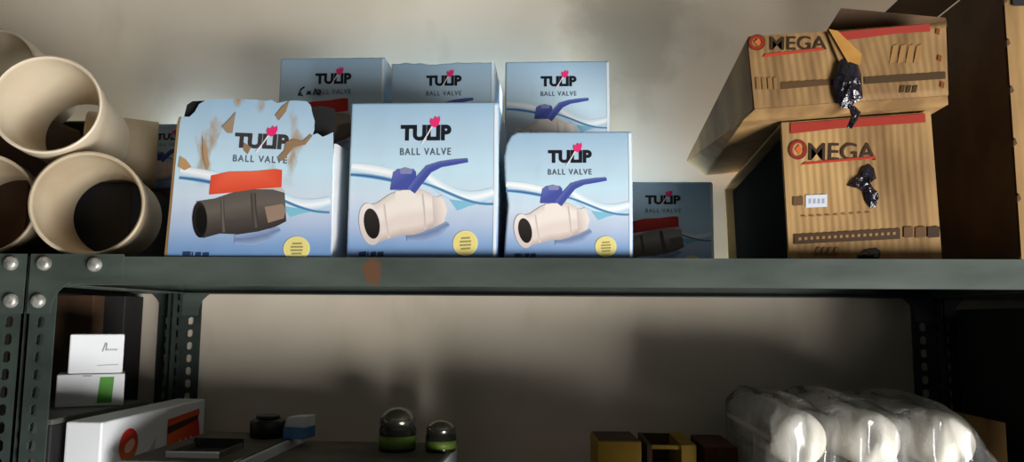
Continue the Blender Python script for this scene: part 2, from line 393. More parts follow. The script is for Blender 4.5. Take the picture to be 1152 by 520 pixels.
# ------------------------------------------------------------------ pipe fittings (top shelf, left)
def coupling(label, p, r, ln, yaw, pitch, m, closed=True):
    """socket with a thick rolled mouth towards -y; p = centre of the mouth"""
    t = r*0.075
    prof = [(r-t*.5, 0.0), (r-t*.05, 0.0012), (r, 0.004), (r*.985, .024), (r*.93, .030), (r*.90, ln*.9), (r*.90, ln), (r*.83, ln),
             (r*.85, .034), (r-t*1.3, .026), (r-t, 0.004), (r-t*.9, 0.001)]
    mb = MB().lathe(prof, 64, 'y', closed=True)
    o = mb.build('pipe_fitting', m, smooth=True)
    md = o.modifiers.new('edge', 'EDGE_SPLIT'); md.split_angle = math.radians(50)
    o.location = p; o.rotation_euler = (math.radians(pitch), 0, math.radians(yaw))
    return tag(o, label, 'pipe fitting', 'cream pipe fittings piled on the top shelf')
r = 0.0515
zc = ZT+r+.0006
c2 = px(98, 228, 0.712); coupling('cream pipe fitting on the shelf beside the torn blue box, round mouth fully in view', Vector((c2.x, .712, zc)), r, .11, 17, 0, M['pvc2'])
coupling('cream pipe fitting on the shelf, cut off by the left picture edge', Vector((c2.x-2*r-.009, .716, zc)), r, .11, 17, 0, M['pvc2'])
c1 = px(53, 126, 0.70); coupling('cream pipe fitting lying on top of the two lower ones, mouth tilted up', Vector((c1.x-.002, .70, zc+2*r*.87+.006)), r*.97, .12, 15, -4, M['pvc'])
c4 = px(-7, 76, 0.81); coupling('cream pipe fitting at the top left corner, behind the topmost front one', Vector((c4.x, .81, c4.z)), .046, .11, 6, 0, M['pvc'])
# behind: one lying crosswise on a hidden one
p5 = px(168, 164, 0.865)
zu = ZT+.091
h4 = c4.z-.0462-ZT
t = empty('cardboard_carton', (p5.x-.265, .832, ZT), 'plain brown carton behind the left fittings, carrying the topmost rear fitting', 'carton')
MB().box((0, 0, 0), (.145, .088, h4-.003)).build('carton_body', M['brown'], t, bevel=.001)
MB().box((.001, .001, h4-.003), (.144, .087, h4)).build('lid', M['kraft_dark'], t)
coupling('cream pipe fitting lying crosswise behind the front ones, only its outside showing', Vector((p5.x-.066, .848, zu+.0447)), .0445, .075, -62, 0, M['pvc2'])
t = empty('storage_box', (p5.x-.115, .826, ZT), 'low dark carton added under the crosswise pipe fitting, darkening the mouth before it', 'box')  # added prop; its dark board also stands in for shade in the lower mouth
MB().box((0, 0, 0), (.12, .085, .089)).build('carton_body', M['dark'], t, bevel=.001)
MB().box((.001, .001, .089), (.119, .084, .091)).build('lid', M['dark'], t)

# ------------------------------------------------------------------ blue valve boxes
DARK = (24, 28, 36)
def art(t, w, h, variant, y=0.0, scale=1.0):
    """the printed front of a valve box; origin = bottom left of the front"""
    U = lambda u: u*w
    V = lambda v: (1-v)*h
    def seq(*q): return [(U(a), V(b)) for a, b in q]
    loc = (0, y, 0)
    k = Ink(0.0003)                               # mist ribbons and a painted edge highlight
    n = 16
    def wave(a0, a1, f, hw, cols):
        P = []
        for i in range(n+1):
            a = a0+(a1-a0)*i/n; P.append((U(a), V(f(a))))
        k.band(P, [hw*h*(0.75+0.25*math.sin(3*i/n)) for i in range(n+1)], cols)
    wave(0.015, 0.34, lambda a: 0.415+0.10*a+0.20*a*a, 0.030, [(214, 228, 236), (250, 250, 252), (206, 224, 236)])
    wave(0.015, 0.36, lambda a: 0.468+0.03*a+0.34*a*a, 0.014, [(150, 192, 220), (30, 78, 148), (120, 176, 212)])
    wave(0.50, 0.975, lambda a: 0.46+0.20*(a-.5)+0.10*math.sin((a-.5)*6), 0.042, [(196, 222, 236), (246, 250, 252), (170, 206, 232)])
    wave(0.46, 0.975, lambda a: 0.53+0.34*(a-.46)-0.22*(a-.46)**2+0.02*math.sin(a*9), 0.011, [(140, 190, 216), (40, 94, 152), (150, 200, 222)])
    k.poly(seq((0.68, 0.628), (0.78, 0.640), (0.86, 0.66), (0.80, 0.675), (0.735, 0.70)), (128, 190, 214))
    if variant != 'worn': k.poly(seq((0.972, 0.02), (0.992, 0.02), (0.992, 0.985), (0.972, 0.985)), (228, 238, 246))  # lit highlight of the pale right fold, painted as a strip
    k.build('ribbon_highlight_print', t, loc)
    k = Ink(0.0005)                               # picture of the valve
    if variant == 'blue': hd, hl, bd = (70, 82, 158), (98, 108, 178), [(214, 202, 192), (238, 228, 220), (226, 212, 204), (186, 170, 164)]
    elif variant == 'worn': hd, hl, bd = (222, 78, 52), (240, 104, 74), [(92, 86, 80), (104, 96, 88), (78, 70, 66), (56, 50, 48)]
    else: hd, hl, bd = (186, 40, 34), (206, 60, 48), [(150, 140, 130), (168, 156, 146), (120, 110, 104), (84, 76, 72)]
    # printed shade below the valve
    k.band(seq((0.40, 0.865), (0.52, 0.850), (0.60, 0.825), (0.68, 0.785)), [.004*scale, .007*scale, .006*scale, .002*scale], [(150, 170, 206), (112, 128, 164), (150, 172, 208)])
    if variant == 'blue':
        k.band(seq((0.60, 0.615), (0.635, 0.69), (0.615, 0.765)), .0*1+0.034*w, [bd[0], bd[1], bd[2], bd[3]])
        k.poly(seq((0.43, 0.625), (0.56, 0.605), (0.64, 0.625), (0.665, 0.70), (0.645, 0.775), (0.56, 0.815), (0.44, 0.84)), [bd[0], bd[0], bd[1], bd[1], bd[2], bd[3], bd[3]])
        k.band(seq((0.13, 0.795), (0.24, 0.765), (0.33, 0.725), (0.42, 0.705), (0.50, 0.70), (0.57, 0.695)), [0.125*h, 0.120*h, 0.138*h, 0.150*h, 0.135*h, 0.100*h], [bd[0], bd[1], bd[1], bd[2], bd[2], bd[3]])
        k.poly(seq((0.32, 0.575), (0.45, 0.565), (0.46, 0.66), (0.31, 0.67)), bd[1])
        k.band(seq((0.245, 0.66), (0.262, 0.77), (0.285, 0.875)), .008*w, [(226, 214, 206), (198, 184, 176), (230, 218, 210)])
        k.band(seq((0.50, 0.59), (0.515, 0.70), (0.525, 0.82)), .007*w, [(224, 212, 204), (192, 178, 172), (222, 210, 202)])
        k.ell(U(0.155), V(0.785), 0.072*w, 0.135*h, (236, 228, 222), 0.20, col2=(206, 192, 186))
        k.ell(U(0.166), V(0.782), 0.052*w, 0.098*h, (50, 44, 40), 0.20, col2=(22, 20, 20))
        k.poly(seq((0.300, 0.455), (0.335, 0.435), (0.44, 0.435), (0.455, 0.455), (0.462, 0.568), (0.285, 0.568)), [hl, hl, hl, hd, hd, hd])
        k.poly(seq((0.345, 0.437), (0.385, 0.425), (0.43, 0.437), (0.425, 0.465), (0.35, 0.465)), (134, 136, 178))
        k.band(seq((0.425, 0.575), (0.475, 0.510), (0.54, 0.435), (0.62, 0.405), (0.72, 0.390), (0.80, 0.380)), [.030*w, .030*w, .028*w, .020*w, .018*w, .013*w], [hl, hd, hd])
    else:
        k.poly(seq((0.215, 0.445), (0.33, 0.415), (0.48, 0.405), (0.62, 0.385), (0.66, 0.39), (0.665, 0.505), (0.60, 0.525), (0.45, 0.535), (0.35, 0.555), (0.215, 0.575)), [hd, hl, hl, hl, hd, hd, hd, hd, hd, hd])
        k.poly(seq((0.45, 0.56), (0.50, 0.525), (0.66, 0.505), (0.69, 0.53), (0.62, 0.56)), (196, 188, 184))
        k.band(seq((0.17, 0.745), (0.28, 0.715), (0.40, 0.690), (0.52, 0.665), (0.63, 0.645), (0.70, 0.635)), [0.125*h, 0.118*h, 0.142*h, 0.142*h, 0.125*h, 0.095*h], bd)
        k.band(seq((0.30, 0.60), (0.315, 0.72), (0.33, 0.82)), .012*w, [(60, 54, 50), (112, 104, 96), (60, 54, 50)])
        k.band(seq((0.49, 0.55), (0.505, 0.66), (0.53, 0.78)), .016*w, [(52, 46, 44), (96, 88, 82), (52, 46, 44)])
        k.poly(seq((0.57, 0.64), (0.68, 0.615), (0.705, 0.65), (0.695, 0.71), (0.60, 0.745)), (150, 128, 110) if variant == 'worn' else (110, 100, 92))
        k.ell(U(0.172), V(0.745), 0.047*w, 0.120*h, (44, 38, 36), 0.14, col2=(24, 22, 22))
        k.ell(U(0.180), V(0.744), 0.034*w, 0.094*h, (26, 22, 22), 0.14, col2=(12, 12, 12))
    k.build('valve_picture', t, loc)
    k = Ink(0.0005)
    ink = DARK if variant != 'worn' else (62, 58, 58)
    k.text('TULIP', U(0.345), U(0.685), V(0.252), V(0.150), ink, bold=0.05)
    k.text('BALL VALVE', U(0.345), U(0.685), V(0.345), V(0.300), (86, 98, 110), bold=0.01, spacing=1.25)
    k.build('lettering', t, loc)
    k = Ink(0.0006)
    k.band(seq((0.485, 0.275), (0.53, 0.205), (0.565, 0.14)), .004*w, [(240, 226, 232), (240, 226, 232)])
    k.poly(seq((0.550, 0.158), (0.540, 0.130), (0.547, 0.106), (0.564, 0.113), (0.578, 0.092), (0.592, 0.106), (0.606, 0.092), (0.610, 0.116), (0.600, 0.148), (0.576, 0.168)), (228, 48, 112))
    k.build('tulip_emblem', t, loc)
    k = Ink(0.0005)
    k.ell(U(0.79), V(0.905), 0.082*w, 0.080*h, (232, 222, 150))
    k.ell(U(0.79), V(0.905), 0.074*w, 0.072*h, (226, 212, 132))
    for i, (a, b) in enumerate(((-.030, .03), (-.038, .038), (-.038, .038), (-.03, .034))):
        k.poly(seq((0.79+a, 0.868+i*.022), (0.79+b, 0.864+i*.022), (0.79+b, 0.876+i*.022), (0.79+a, 0.880+i*.022)), (150, 142, 92))
    k.build('seal_print', t, loc)
    k = Ink(0.0005)
    for a, b in ((0.085, 0.135), (0.142, 0.150), (0.165, 0.20), (0.21, 0.25)):
        k.poly(seq((a, 0.962), (b, 0.958), (b, 0.984), (a, 0.988)), (40, 58, 92))
    k.build('size_print', t, loc)

def valve_box(loc, w, h, d, variant, label, rz=0, dent=False, group=None, rx=0):
    t = empty('valve_box', loc, label, 'box', group, rz); t.rotation_euler.x = rx
    mb = MB()
    if dent == 'wave':
        n = 14
        top = [(w*(1-i/n), 0, h*(1.0-.012-.016*abs(math.sin(i*1.3))-.012*(i in (7, 8, 9)))) for i in range(n+1)]
        mb.prism([(0, 0, 0), (w, 0, 0)]+top, (0, d, 0))
    elif dent:          # upper left corner knocked in
        fr = [(0.0, 0, 0), (w, 0, 0), (w, 0, h), (w*.10, 0.0, h), (w*.05, 0, h*.975), (w*.012, 0.0, h*.90), (-w*.004, 0, h*.80), (w*.004, 0, h*.62), (w*.03, 0, h*.42), (w*.012, 0, h*.2)]
        mb.prism(fr, (0, d, 0))
    else:
        mb.box((0, 0, 0), (w, d, h))
    body = mb.build('carton_body', M['blue'], t, bevel=0.0022)
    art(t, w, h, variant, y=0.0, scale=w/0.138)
    # lid fold line along the top
    if not dent: mesh_obj('lid_flap', *(lambda q: (q.v, q.f))(MB().box((w*.015, 0.004, h), (w*.985, d-.004, h+.0008))), M['blue_side'], t)
    return t

yb = 0.712
G = 'blue valve boxes on the top shelf'
# the large clean one
p = px(389.5, 285, yb); q = px(559.5, 285, yb); tp = px(476, 115, yb)
W2 = q.x-p.x; H2 = tp.z-ZT
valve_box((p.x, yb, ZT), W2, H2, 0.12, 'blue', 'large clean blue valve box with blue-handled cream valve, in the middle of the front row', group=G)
# the smaller one with the knocked-in corner
p3 = px(566.5, 285, yb); q3 = px(712.5, 285, yb); t3 = px(640, 148, yb)
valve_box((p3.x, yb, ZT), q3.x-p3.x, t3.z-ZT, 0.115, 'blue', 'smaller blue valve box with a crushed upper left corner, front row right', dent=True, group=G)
# back row, two high
yk = 0.853
def back_box(xa, xb, ytop, variant, label, Y=yk, base=None, d=0.125, rz=0, dent=False):
    a = px(xa, 120, Y); b = px(xb, 120, Y); tp = px((xa+xb)/2, ytop, Y)
    z0 = base if base is not None else ZT
    return valve_box((a.x, Y, z0), b.x-a.x, tp.z-z0-.0008, d, variant, label, group=G, rz=rz, dent=dent)
ZM = ZT+0.118
back_box(313, 432, 64, 'orange', 'shaded blue valve box with an orange handle and pen scribble, back row left', base=ZM)
back_box(439, 556, 67, 'blue', 'shaded blue valve box with a wavy top edge, back row middle', base=ZM, dent='wave')
back_box(568, 686, 68, 'blue', 'shaded blue valve box with its blue valve handle showing, back row right', base=ZM)
for xa, xb, lab in ((313, 432, 'left'), (439, 556, 'middle'), (568, 686, 'right')):
    a = px(xa, 120, yk); b = px(xb, 120, yk)
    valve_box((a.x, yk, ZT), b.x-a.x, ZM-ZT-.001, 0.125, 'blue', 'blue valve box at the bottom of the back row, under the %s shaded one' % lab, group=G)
a = px(686, 250, 0.89); b = px(803, 250, 0.89); tp = px(760, 205, 0.89)
valve_box((a.x, 0.89, ZT), b.x-a.x, tp.z-ZT, 0.075, 'orange', 'dark shaded blue valve box with red handle, low between the front boxes and the cartons', group=G)
# pen scribble on the left back box
k = Ink(0.0012)
def stroke(*pts, wd=0.0009): k.band([((px(x, y, yk).x), px(x, y, yk).z) for x, y in pts], wd, [(20, 26, 34), (20, 26, 34)])
stroke((336, 108), (339, 101), (343, 98)); stroke((340, 105), (337, 107), (341, 108)); stroke((345, 107), (350, 103)); stroke((346, 103), (350, 107))
stroke((353, 107), (355, 100), (358, 107)); stroke((358, 101), (361, 103), (357, 105), (361, 107))
sb = next(o for o in bpy.data.objects if o.get('label', '').startswith('shaded blue valve box with an orange'))
s_ = k.build('pen_scribble', sb); s_.location = (-sb.location.x, 0, -sb.location.z)

# the torn one, front row left: separate panels, open top, corners ripped away
Yt = 0.705
F = lambda x, y: px(x, y, Yt)
org = F(188, 287); t = empty('valve_box', (org.x, Yt, ZT), 'torn and scuffed blue valve box with orange handle, front row left beside the pipe fittings', 'box', G)
def loc_(v): return Vector((v.x-org.x, v.y-Yt, v.z-ZT))
outl = [(188, 289.5), (189.5, 270), (193, 235), (197, 190), (202, 140), (204, 131), (213, 131.5), (219, 126), (224, 117), (236, 110.5), (240, 112.5), (262, 111), (285, 112), (300, 113.5), (305, 112), (312, 116),
        (322, 114), (331, 113), (345, 114), (349, 118), (351, 127), (353.5, 136), (353, 146), (351, 152), (357, 150), (363, 154), (368, 152), (374.5, 149), (374.5, 180), (373.5, 220), (372.5, 260), (371.5, 289.5)]
poly = [loc_(F(x, y)) for x, y in outl]; zmin = 0
for v in poly: v.z = max(v.z, 0.0)
MB().prism(poly, (0, 0.0016, 0)).build('front_panel', M['blue_scuffed'], t)
wl = poly[0].x; wr = poly[-1].x
hb = 0.137
MB().hexa([(0.002, .0018, .118), (0.0065, .0018, .126), (.0015, .0018, 0), (-.001, .0018, 0)][:2]+[(.0015, .0018, 0), (-.001, .0018, 0)],
          [(.016, .125, .126), (.018, .125, .126), (.0115, .125, 0), (.010, .125, 0)]).build('side_panel', M['kraft_in'], t)
MB().hexa([(wr-.0006, .0018, .108), (wr+.002, .0018, .108), (wr, .0018, 0), (wr-.0016, .0018, 0)],
          [(wr-.008, .125, .120), (wr-.006, .125, .120), (wr-.007, .125, 0), (wr-.0086, .125, 0)]).build('side_panel', M['white'], t)
MB().box((0.018, .1235, 0), (wr-.009, .125, .128)).build('rear_panel', M['kraft_in'], t)
MB().box((0.012, .004, 0.0002), (wr-.010, .122, .0016)).build('bottom_panel', M['kraft_in'], t)
# crumpled lid tucked behind the front edge
MB().hexa([loc_(F(232, 116))+Vector((0, .003, 0)), loc_(F(330, 117))+Vector((0, .003, 0)), loc_(F(330, 121))+Vector((0, .003, 0)), loc_(F(232, 121))+Vector((0, .003, 0))],
          [(.034, .118, .128), (.120, .118, .128), (.120, .118, .125), (.034, .118, .125)]).build('lid_flap', M['kraft_in'], t)
def back_piece(name, pts, back, m):
    MB().prism([loc_(F(x, y))+Vector((0, back, 0)) for x, y in pts], (0, .0012, 0)).build(name, m, t)
back_piece('hole_shade_panel', [(203, 150), (204, 128), (207, 116), (213, 112), (232, 111), (232, 150)], .006, M['dark'])  # near-black panels stand in for the shaded inside at the torn corners
back_piece('hole_shade_panel', [(345, 180), (344, 117), (360, 116), (373, 119), (375, 142), (369, 160), (363, 172), (355, 180)], .010, M['dark'])
back_piece('board_edge', [(184.5, 289), (190, 235), (194, 190), (199, 138), (201.5, 131), (204, 131), (202, 140), (197, 190), (193, 235), (188, 289)], .0003, M['kraft'])
art(t, F(372, 240).x-F(192, 240).x, 0.1465, 'worn')
# the art of the torn box leans with the panel
for o in t.children:
    if 'print' in o.name or 'picture' in o.name or 'lettering' in o.name or 'emblem' in o.name:
        o.matrix_local = Matrix(((1, 0, 0.085, 0.002), (0, 1, 0, 0), (0, 0, 0.97, 0), (0, 0, 0, 1)))
# torn paper scars: bare board showing through the print
def scar(pts, col):
    k = Ink(0.0009); k.poly([((F(x, y).x-org.x), F(x, y).z-ZT) for x, y in pts], col); k.build('torn_scar', t)
scar([(322, 160), (330, 157), (341, 159), (350, 151), (352, 153), (344, 163), (331, 166), (326, 172), (320, 180), (315, 182), (314, 176), (320, 170)], (150, 120, 90))
scar([(250, 143), (258, 135), (266, 126), (264, 137), (262, 150), (256, 150)], (156, 136, 112))
scar([(228, 152), (232, 164), (236, 186), (233, 192), (229, 176)], (176, 142, 104))
scar([(203, 176), (210, 180), (216, 188), (208, 192), (201, 188)], (186, 148, 104))
scar([(310, 130), (318, 120), (326, 114), (322, 126), (314, 136)], (150, 124, 94))
scar([(274, 160), (283, 166), (279, 174), (275, 170)], (150, 120, 88))

# small blue box and carton seen between the fittings and the torn box
a = px(150, 180, .93); b = px(210, 180, .93); lo = px(180, 214, .93); hi = px(180, 141, .93)
t = empty('cardboard_carton', (a.x+.012, .92, ZT), 'small plain brown carton standing behind the torn blue box', 'carton')
MB().box((0, 0, 0), (.085, .07, lo.z-ZT)).build('carton_body', M['brown'], t, bevel=.001)
MB().box((.038, -.0006, 0.002), (.047, 0, lo.z-ZT-.002)).build('tape_strip', M['kraft_dark'], t)
t = empty('storage_box', (a.x-.21, .925, ZT), 'dark box added behind the pipe fittings to darken the upper mouth, mostly hidden by them', 'box')  # added dark backing so the upper mouth looks dark inside
MB().box((0, 0, 0), (.20, .065, .186)).build('carton_body', M['dark'], t, bevel=.001)
MB().box((-.001, -.001, .186), (.201, .066, .190)).build('lid', M['olive'], t, bevel=.001)
valve_box((a.x, .92, lo.z), b.x-a.x+.03, hi.z-lo.z-.0008, .08, 'blue', 'small shaded blue box lying on the brown carton beside the pipe fittings', group=G)

# ------------------------------------------------------------------ kraft cartons on the right
def grid_front(TL, TR, BR, BL, nx, nz, ridge, amp, seed=1, thick=None):
    """corrugated front sheet, grid mapped between four corners, ridges running up"""
    rnd = random.Random(seed); ph = rnd.random()*6
    V = []; Fc = []
    for j in range(nz+1):
        for i in range(nx+1):
            u = i/nx; v = j/nz
            p = (TL*(1-u)+TR*u)*(1-v)+(BL*(1-u)+BR*u)*v
            e = min(1, 12*min(u, 1-u, v, 1-v))
            d = amp*(math.sin(u*ridge*2*math.pi+ph+.6*math.sin(v*5))+.5*math.sin(u*ridge*.37*2*math.pi+v*3))*e
            V.append(p+Vector((0, d-amp*1.5*e, 0)))
    for j in range(nz):
        for i in range(nx): Fc.append((j*(nx+1)+i, (j+1)*(nx+1)+i, (j+1)*(nx+1)+i+1, j*(nx+1)+i+1))
    return V, Fc
def omega_print(k, P, x0, y0, x1, y1, sl):
    """O-ring emblem plus lettering and red underline between pixel corners; sl = slope of the line of writing"""
    w_ = x1-x0; h_ = y1-y0
    def S(x, y): return P(x0+x*w_, y0+y*h_+sl*x*w_)
    n = 20
    pts = [S(0.105+0.085*math.cos(a*2*math.pi/n), 0.42+0.36*math.sin(a*2*math.pi/n)) for a in range(n+1)]
    k.band(pts, 0.0017, [(92, 34, 22), (150, 48, 26)])
    k.poly([S(.07, .40), (S(.12, .20)), S(.155, .42), S(.12, .62)], (196, 92, 40))
    # letters laid out in a sheared frame
    a = S(.22, .78); b = S(.98, .10)
    return a, b
# lower carton
Yl = 0.725
Pl = lambda x, y: px(x, y, Yl)
TL, TR, BR, BL = Pl(879, 138), Pl(1047, 126), Pl(1060, 293), Pl(888, 293)
BL.z = ZT; BR.z = ZT
t = empty('cardboard_carton', (BL.x, Yl, ZT), 'upright corrugated carton with white sticker, under the crushed carton of the same lettering', 'carton')
dB = Vector((0.0, 0.235, 0))
F4 = [TL+Vector((0, .002, 0)), TR+Vector((0, .002, 0)), BR+Vector((0, .002, 0)), BL+Vector((0, .002, 0))]
R4 = [TL+dB+Vector((-.004, 0, -.022)), TR+dB+Vector((0, 0, -.012)), BR+dB, BL+dB+Vector((-.004, 0, 0))]
th = .003
def panel(name, a, b, c, d, off, m=M['kraft']):
    off = Vector(off); return adopt(MB().hexa([a, b, c, d], [a+off, b+off, c+off, d+off]).build(name, m, bevel=.0006), t)
X_ = Vector((th, 0, 0)); Z_ = Vector((0, 0, th)); Y_ = Vector((0, th, 0))
panel('front_panel', *F4, Y_)
panel('rear_panel', *R4, -Y_)
panel('top_panel', F4[0]+Y_, F4[1]+Y_-X_, R4[1]-Y_-X_, R4[0]-Y_, -Z_)
panel('bottom_panel', F4[3]+Y_, F4[2]+Y_-X_, R4[2]-Y_-X_, R4[3]-Y_, Z_)
panel('side_panel', F4[1]+Y_, F4[2]+Y_, R4[2]-Y_, R4[1]-Y_, -X_)
ins = adopt(MB().hexa([F4[0]+Y_*1.4+X_*3-Z_*1.5, F4[1]+Y_*1.4-X_*2-Z_*1.5, F4[2]+Y_*1.4-X_*2+Z_*1.2, F4[3]+Y_*1.4+X_*3+Z_*1.2],
                     [R4[0]-Y_*1.4+X_*3-Z_*1.5, R4[1]-Y_*1.4-X_*2-Z_*1.5, R4[2]-Y_*1.4-X_*2+Z_*1.2, R4[3]-Y_*1.4+X_*3+Z_*1.2]).build('side_shade_fill', M['matte'], bevel=.002), t)  # black block stands in for the shaded open side of the carton
V, Fc = grid_front(TL, TR, BR, BL, 150, 12, 21, 0.0003, 3)
adopt(mesh_obj('corrugated_front', V, Fc, M['kraft'], smooth=True, recalc=False), t)
def uv(P, o, Y):
    return lambda x, y: (P(x, y).x-o.x, P(x, y).z-o.z)
def wpoly(k, f, pts, col): k.poly([f(x, y) for x, y in pts], col)
k = Ink(0.0012); f = uv(Pl, BL, Yl)
wpoly(k, f, [(889, 139), (1040, 128), (1040.5, 138), (940, 145), (889, 151)], (150, 50, 38))
omega_print(k, f, 887, 158, 985, 184, -0.03)
a = f(909, 181); b = f(984, 161)
k.text('MEGA', a[0], b[0], a[1], b[1], (58, 40, 26), bold=.008, shear=.05)
wpoly(k, f, [(900, 186), (905, 183), (985, 176), (985, 178.5)], (172, 48, 34))
wpoly(k, f, [(892, 222), (903, 221), (903, 231), (892, 232)], (96, 70, 44))
wpoly(k, f, [(906, 220), (930, 219), (930, 233), (906, 234)], (198, 204, 214))
for i in range(4): wpoly(k, f, [(909+i*5, 224), (912+i*5, 223.5), (912+i*5, 229), (909+i*5, 229.5)], (150, 156, 170))
wpoly(k, f, [(893, 264), (1012, 257), (1012, 269), (893, 275)], (66, 46, 28))
for i in range(17): wpoly(k, f, [(898+i*6.6, 267.5-i*.38), (901+i*6.6, 267.3-i*.38), (901+i*6.6, 270.5-i*.38), (898+i*6.6, 270.7-i*.38)], (150, 112, 66))
for a0, b0 in ((1016, 1026), (1029, 1040), (1043, 1056)): wpoly(k, f, [(a0, 256), (b0, 255), (b0, 267), (a0, 268)], (92, 64, 38) if a0 < 1040 else (58, 40, 26))
for i in range(4): wpoly(k, f, [(918+i*7, 279), (923+i*7, 278), (921+i*7, 286), (916+i*7, 287)], (112, 78, 44))
for i in range(9): wpoly(k, f, [(902+i*9, 243.5-i*.5), (907+i*9, 243-i*.5), (907+i*9, 244.6-i*.5), (902+i*9, 245.1-i*.5)], (140, 102, 58))
k.build('carton_print', t, (0, 0, 0))
def crumple(name, outline, P, m, parent, seed, amp=.004, off=.004):
    """a wad of crinkled tape: fan of jittered triangles stuck on the sheet"""
    rnd = random.Random(seed); mb = MB(); cx = sum(x for x, y in outline)/len(outline); cy = sum(y for x, y in outline)/len(outline)
    rings = []
    for s in (1.0, .72, .45, .2):
        rings.append([P(cx+(x-cx)*s+rnd.uniform(-1, 1)*s*1.5, cy+(y-cy)*s+rnd.uniform(-1, 1)*s*1.5)+Vector((0, -off*.35-(1-s)*off-rnd.random()*amp*(s < 1), 0)) for x, y in outline])
    n = len(outline); V = [v for r_ in rings for v in r_]+[P(cx, cy)+Vector((0, -off-amp, 0))]; Fc = []
    for j in range(3):
        for i in range(n):
            a, b, c, d = j*n+i, j*n+(i+1) % n, (j+1)*n+(i+1) % n, (j+1)*n+i
            Fc += [(a, b, c), (a, c, d)]
    for i in range(n): Fc.append((3*n+i, 3*n+(i+1) % n, 4*n))
    o = mesh_obj(name, V, Fc, m, recalc=False)
    return adopt(o, parent)
crumple('tape_wad', [(968, 188), (976, 184), (984, 190), (985, 200), (978, 206), (982, 214), (989, 220), (986, 232), (978, 236), (972, 228), (970, 216), (962, 212), (953, 208), (957, 200), (965, 198)], Pl, M['tape'], t, 5, .003, .004)
crumple('tape_wad', [(964, 288), (972, 282), (984, 280), (990, 284), (988, 291), (976, 292), (966, 292)], Pl, M['tape'], t, 9, .002, .003)

# upper, crushed carton
Yu = 0.705
Pu = lambda x, y: px(x, y, Yu)
t = empty('cardboard_carton', (TL.x, Yu, TL.z), 'crushed corrugated carton with a loose dark top flap, lying on the upright carton', 'carton')
A, B, C, D = Pu(841, 41), Pu(1063, 27), Pu(1066, 106), Pu(849, 123)         # front sheet TL TR BR BL
E0, E1 = px(834, 137, Yu+.014), px(1066, 119, Yu+.014)                       # lower fold, set back
Yr = 0.93
r0, r3 = px(771, 181, Yr), px(793, 198, Yr)
r1, r2 = Vector((B.x-.006, Yr, B.z-.03)), Vector((B.x-.004, Yr, TR.z-.004))
lo_top = min(TL.z-.022, TR.z-.012)
b2 = MB()
b2.add([A+Vector((0, .001, 0)), B+Vector((0, .001, 0)), C+Vector((0, .001, 0)), D+Vector((0, .001, 0)), E0, E1, r0, r1, r2, r3],
       [(0, 1, 2, 3), (3, 2, 5, 4), (0, 6, 7, 1), (1, 7, 8, 5, 2), (4, 5, 8, 9), (0, 3, 4, 9, 6), (6, 9, 8, 7)])
adopt(b2.build('carton_body', M['kraft'], bevel=.0018), t)
V, Fc = grid_front(A, px(948, 34, Yu), px(962, 114, Yu), D, 90, 10, 13, .0003, 4)
adopt(mesh_obj('corrugated_front', V, Fc, M['kraft'], smooth=True, recalc=False), t)
Yp = Yu-.004; Pp = lambda x, y: px(x, y, Yp)
V, Fc = grid_front(Pp(930, 35), Pp(1064, 25), Pp(1067, 107), Pp(962, 114), 110, 10, 15, .00025, 6)
fl = adopt(mesh_obj('front_flap', V, Fc, M['kraft'], smooth=True, recalc=False), t)
sd = fl.modifiers.new('board', 'SOLIDIFY'); sd.thickness = .003; sd.offset = -1
fp = [Vector(q) for q in (px(931, 33, .745), px(946, 9, .735), px(1064, 20, .735), px(1066, 30, .745))]
adopt(MB().prism(fp, (0, .003, -.0005)).build('top_flap', M['kraft_dark']), t)  # flap in darker board, its shade put into the colour
# folded lower lip of the carton
adopt(MB().hexa([D+Vector((0, -.001, 0)), C+Vector((0, -.001, 0)), E1+Vector((0, -.002, 0)), E0+Vector((0, -.002, 0))],
                [D+Vector((0, .002, 0)), C+Vector((0, .002, 0)), E1+Vector((0, .001, .001)), E0+Vector((0, .001, .001))]).build('bottom_fold', M['kraft'], bevel=.0008), t)
k = Ink(0.0012); o_ = D; f = uv(Pu, o_, Yu)
omega_print(k, f, 842, 40, 930, 60, -0.03)
a = f(866, 57); b = f(929, 41)
k.text('MEGA', a[0], b[0], a[1], b[1], (56, 40, 26), bold=.008, shear=.05)
wpoly(k, f, [(857, 65), (861, 61), (926, 54), (926, 57)], (170, 60, 40))
wpoly(k, f, [(878, 93), (944, 89), (944, 95), (878, 101)], (84, 62, 38))
for i in range(4): wpoly(k, f, [(850+i*6.5, 88), (854+i*6.5, 87.5), (855+i*6.5, 101), (851+i*6.5, 101.5)], (132, 100, 60))
k.build('carton_print', t, o_-Vector((TL.x, Yu, TL.z))+Vector((0, 0, 0)))
k = Ink(0.0010); f = uv(Pp, o_, Yp)
wpoly(k, f, [(942, 36.5), (1046, 27), (1046, 36), (1010, 38), (942, 47)], (152, 54, 44))
wpoly(k, f, [(972, 87), (1063, 81), (1063, 89), (972, 95)], (70, 54, 34))
for i in range(3): wpoly(k, f, [(1013+i*7, 97), (1018+i*7, 96), (1016+i*7, 104), (1011+i*7, 105)], (70, 50, 30))
for x, y in ((1053, 32), (1055, 62), (1058, 92)): wpoly(k, f, [(x, y), (x+4, y+1), (x+3, y+8), (x-1, y+6)], (120, 64, 34))
for i in range(4): wpoly(k, f, [(1004+i*9, 52), (1010+i*9, 50), (1006+i*9, 70), (1000+i*9, 72)], (150, 112, 66))
k.build('flap_print', t, Vector((o_.x, Yp, o_.z))-Vector((TL.x, Yu, TL.z)))
tp_ = MB().prism([Pp(931, 34)+Vector((0, -.003, 0)), Pp(941, 36)+Vector((0, -.003, 0)), Pp(968, 62)+Vector((0, -.003, 0)), Pp(966, 74)+Vector((0, -.003, 0)), Pp(953, 72)+Vector((0, -.003, 0))], (0, .0008, 0))
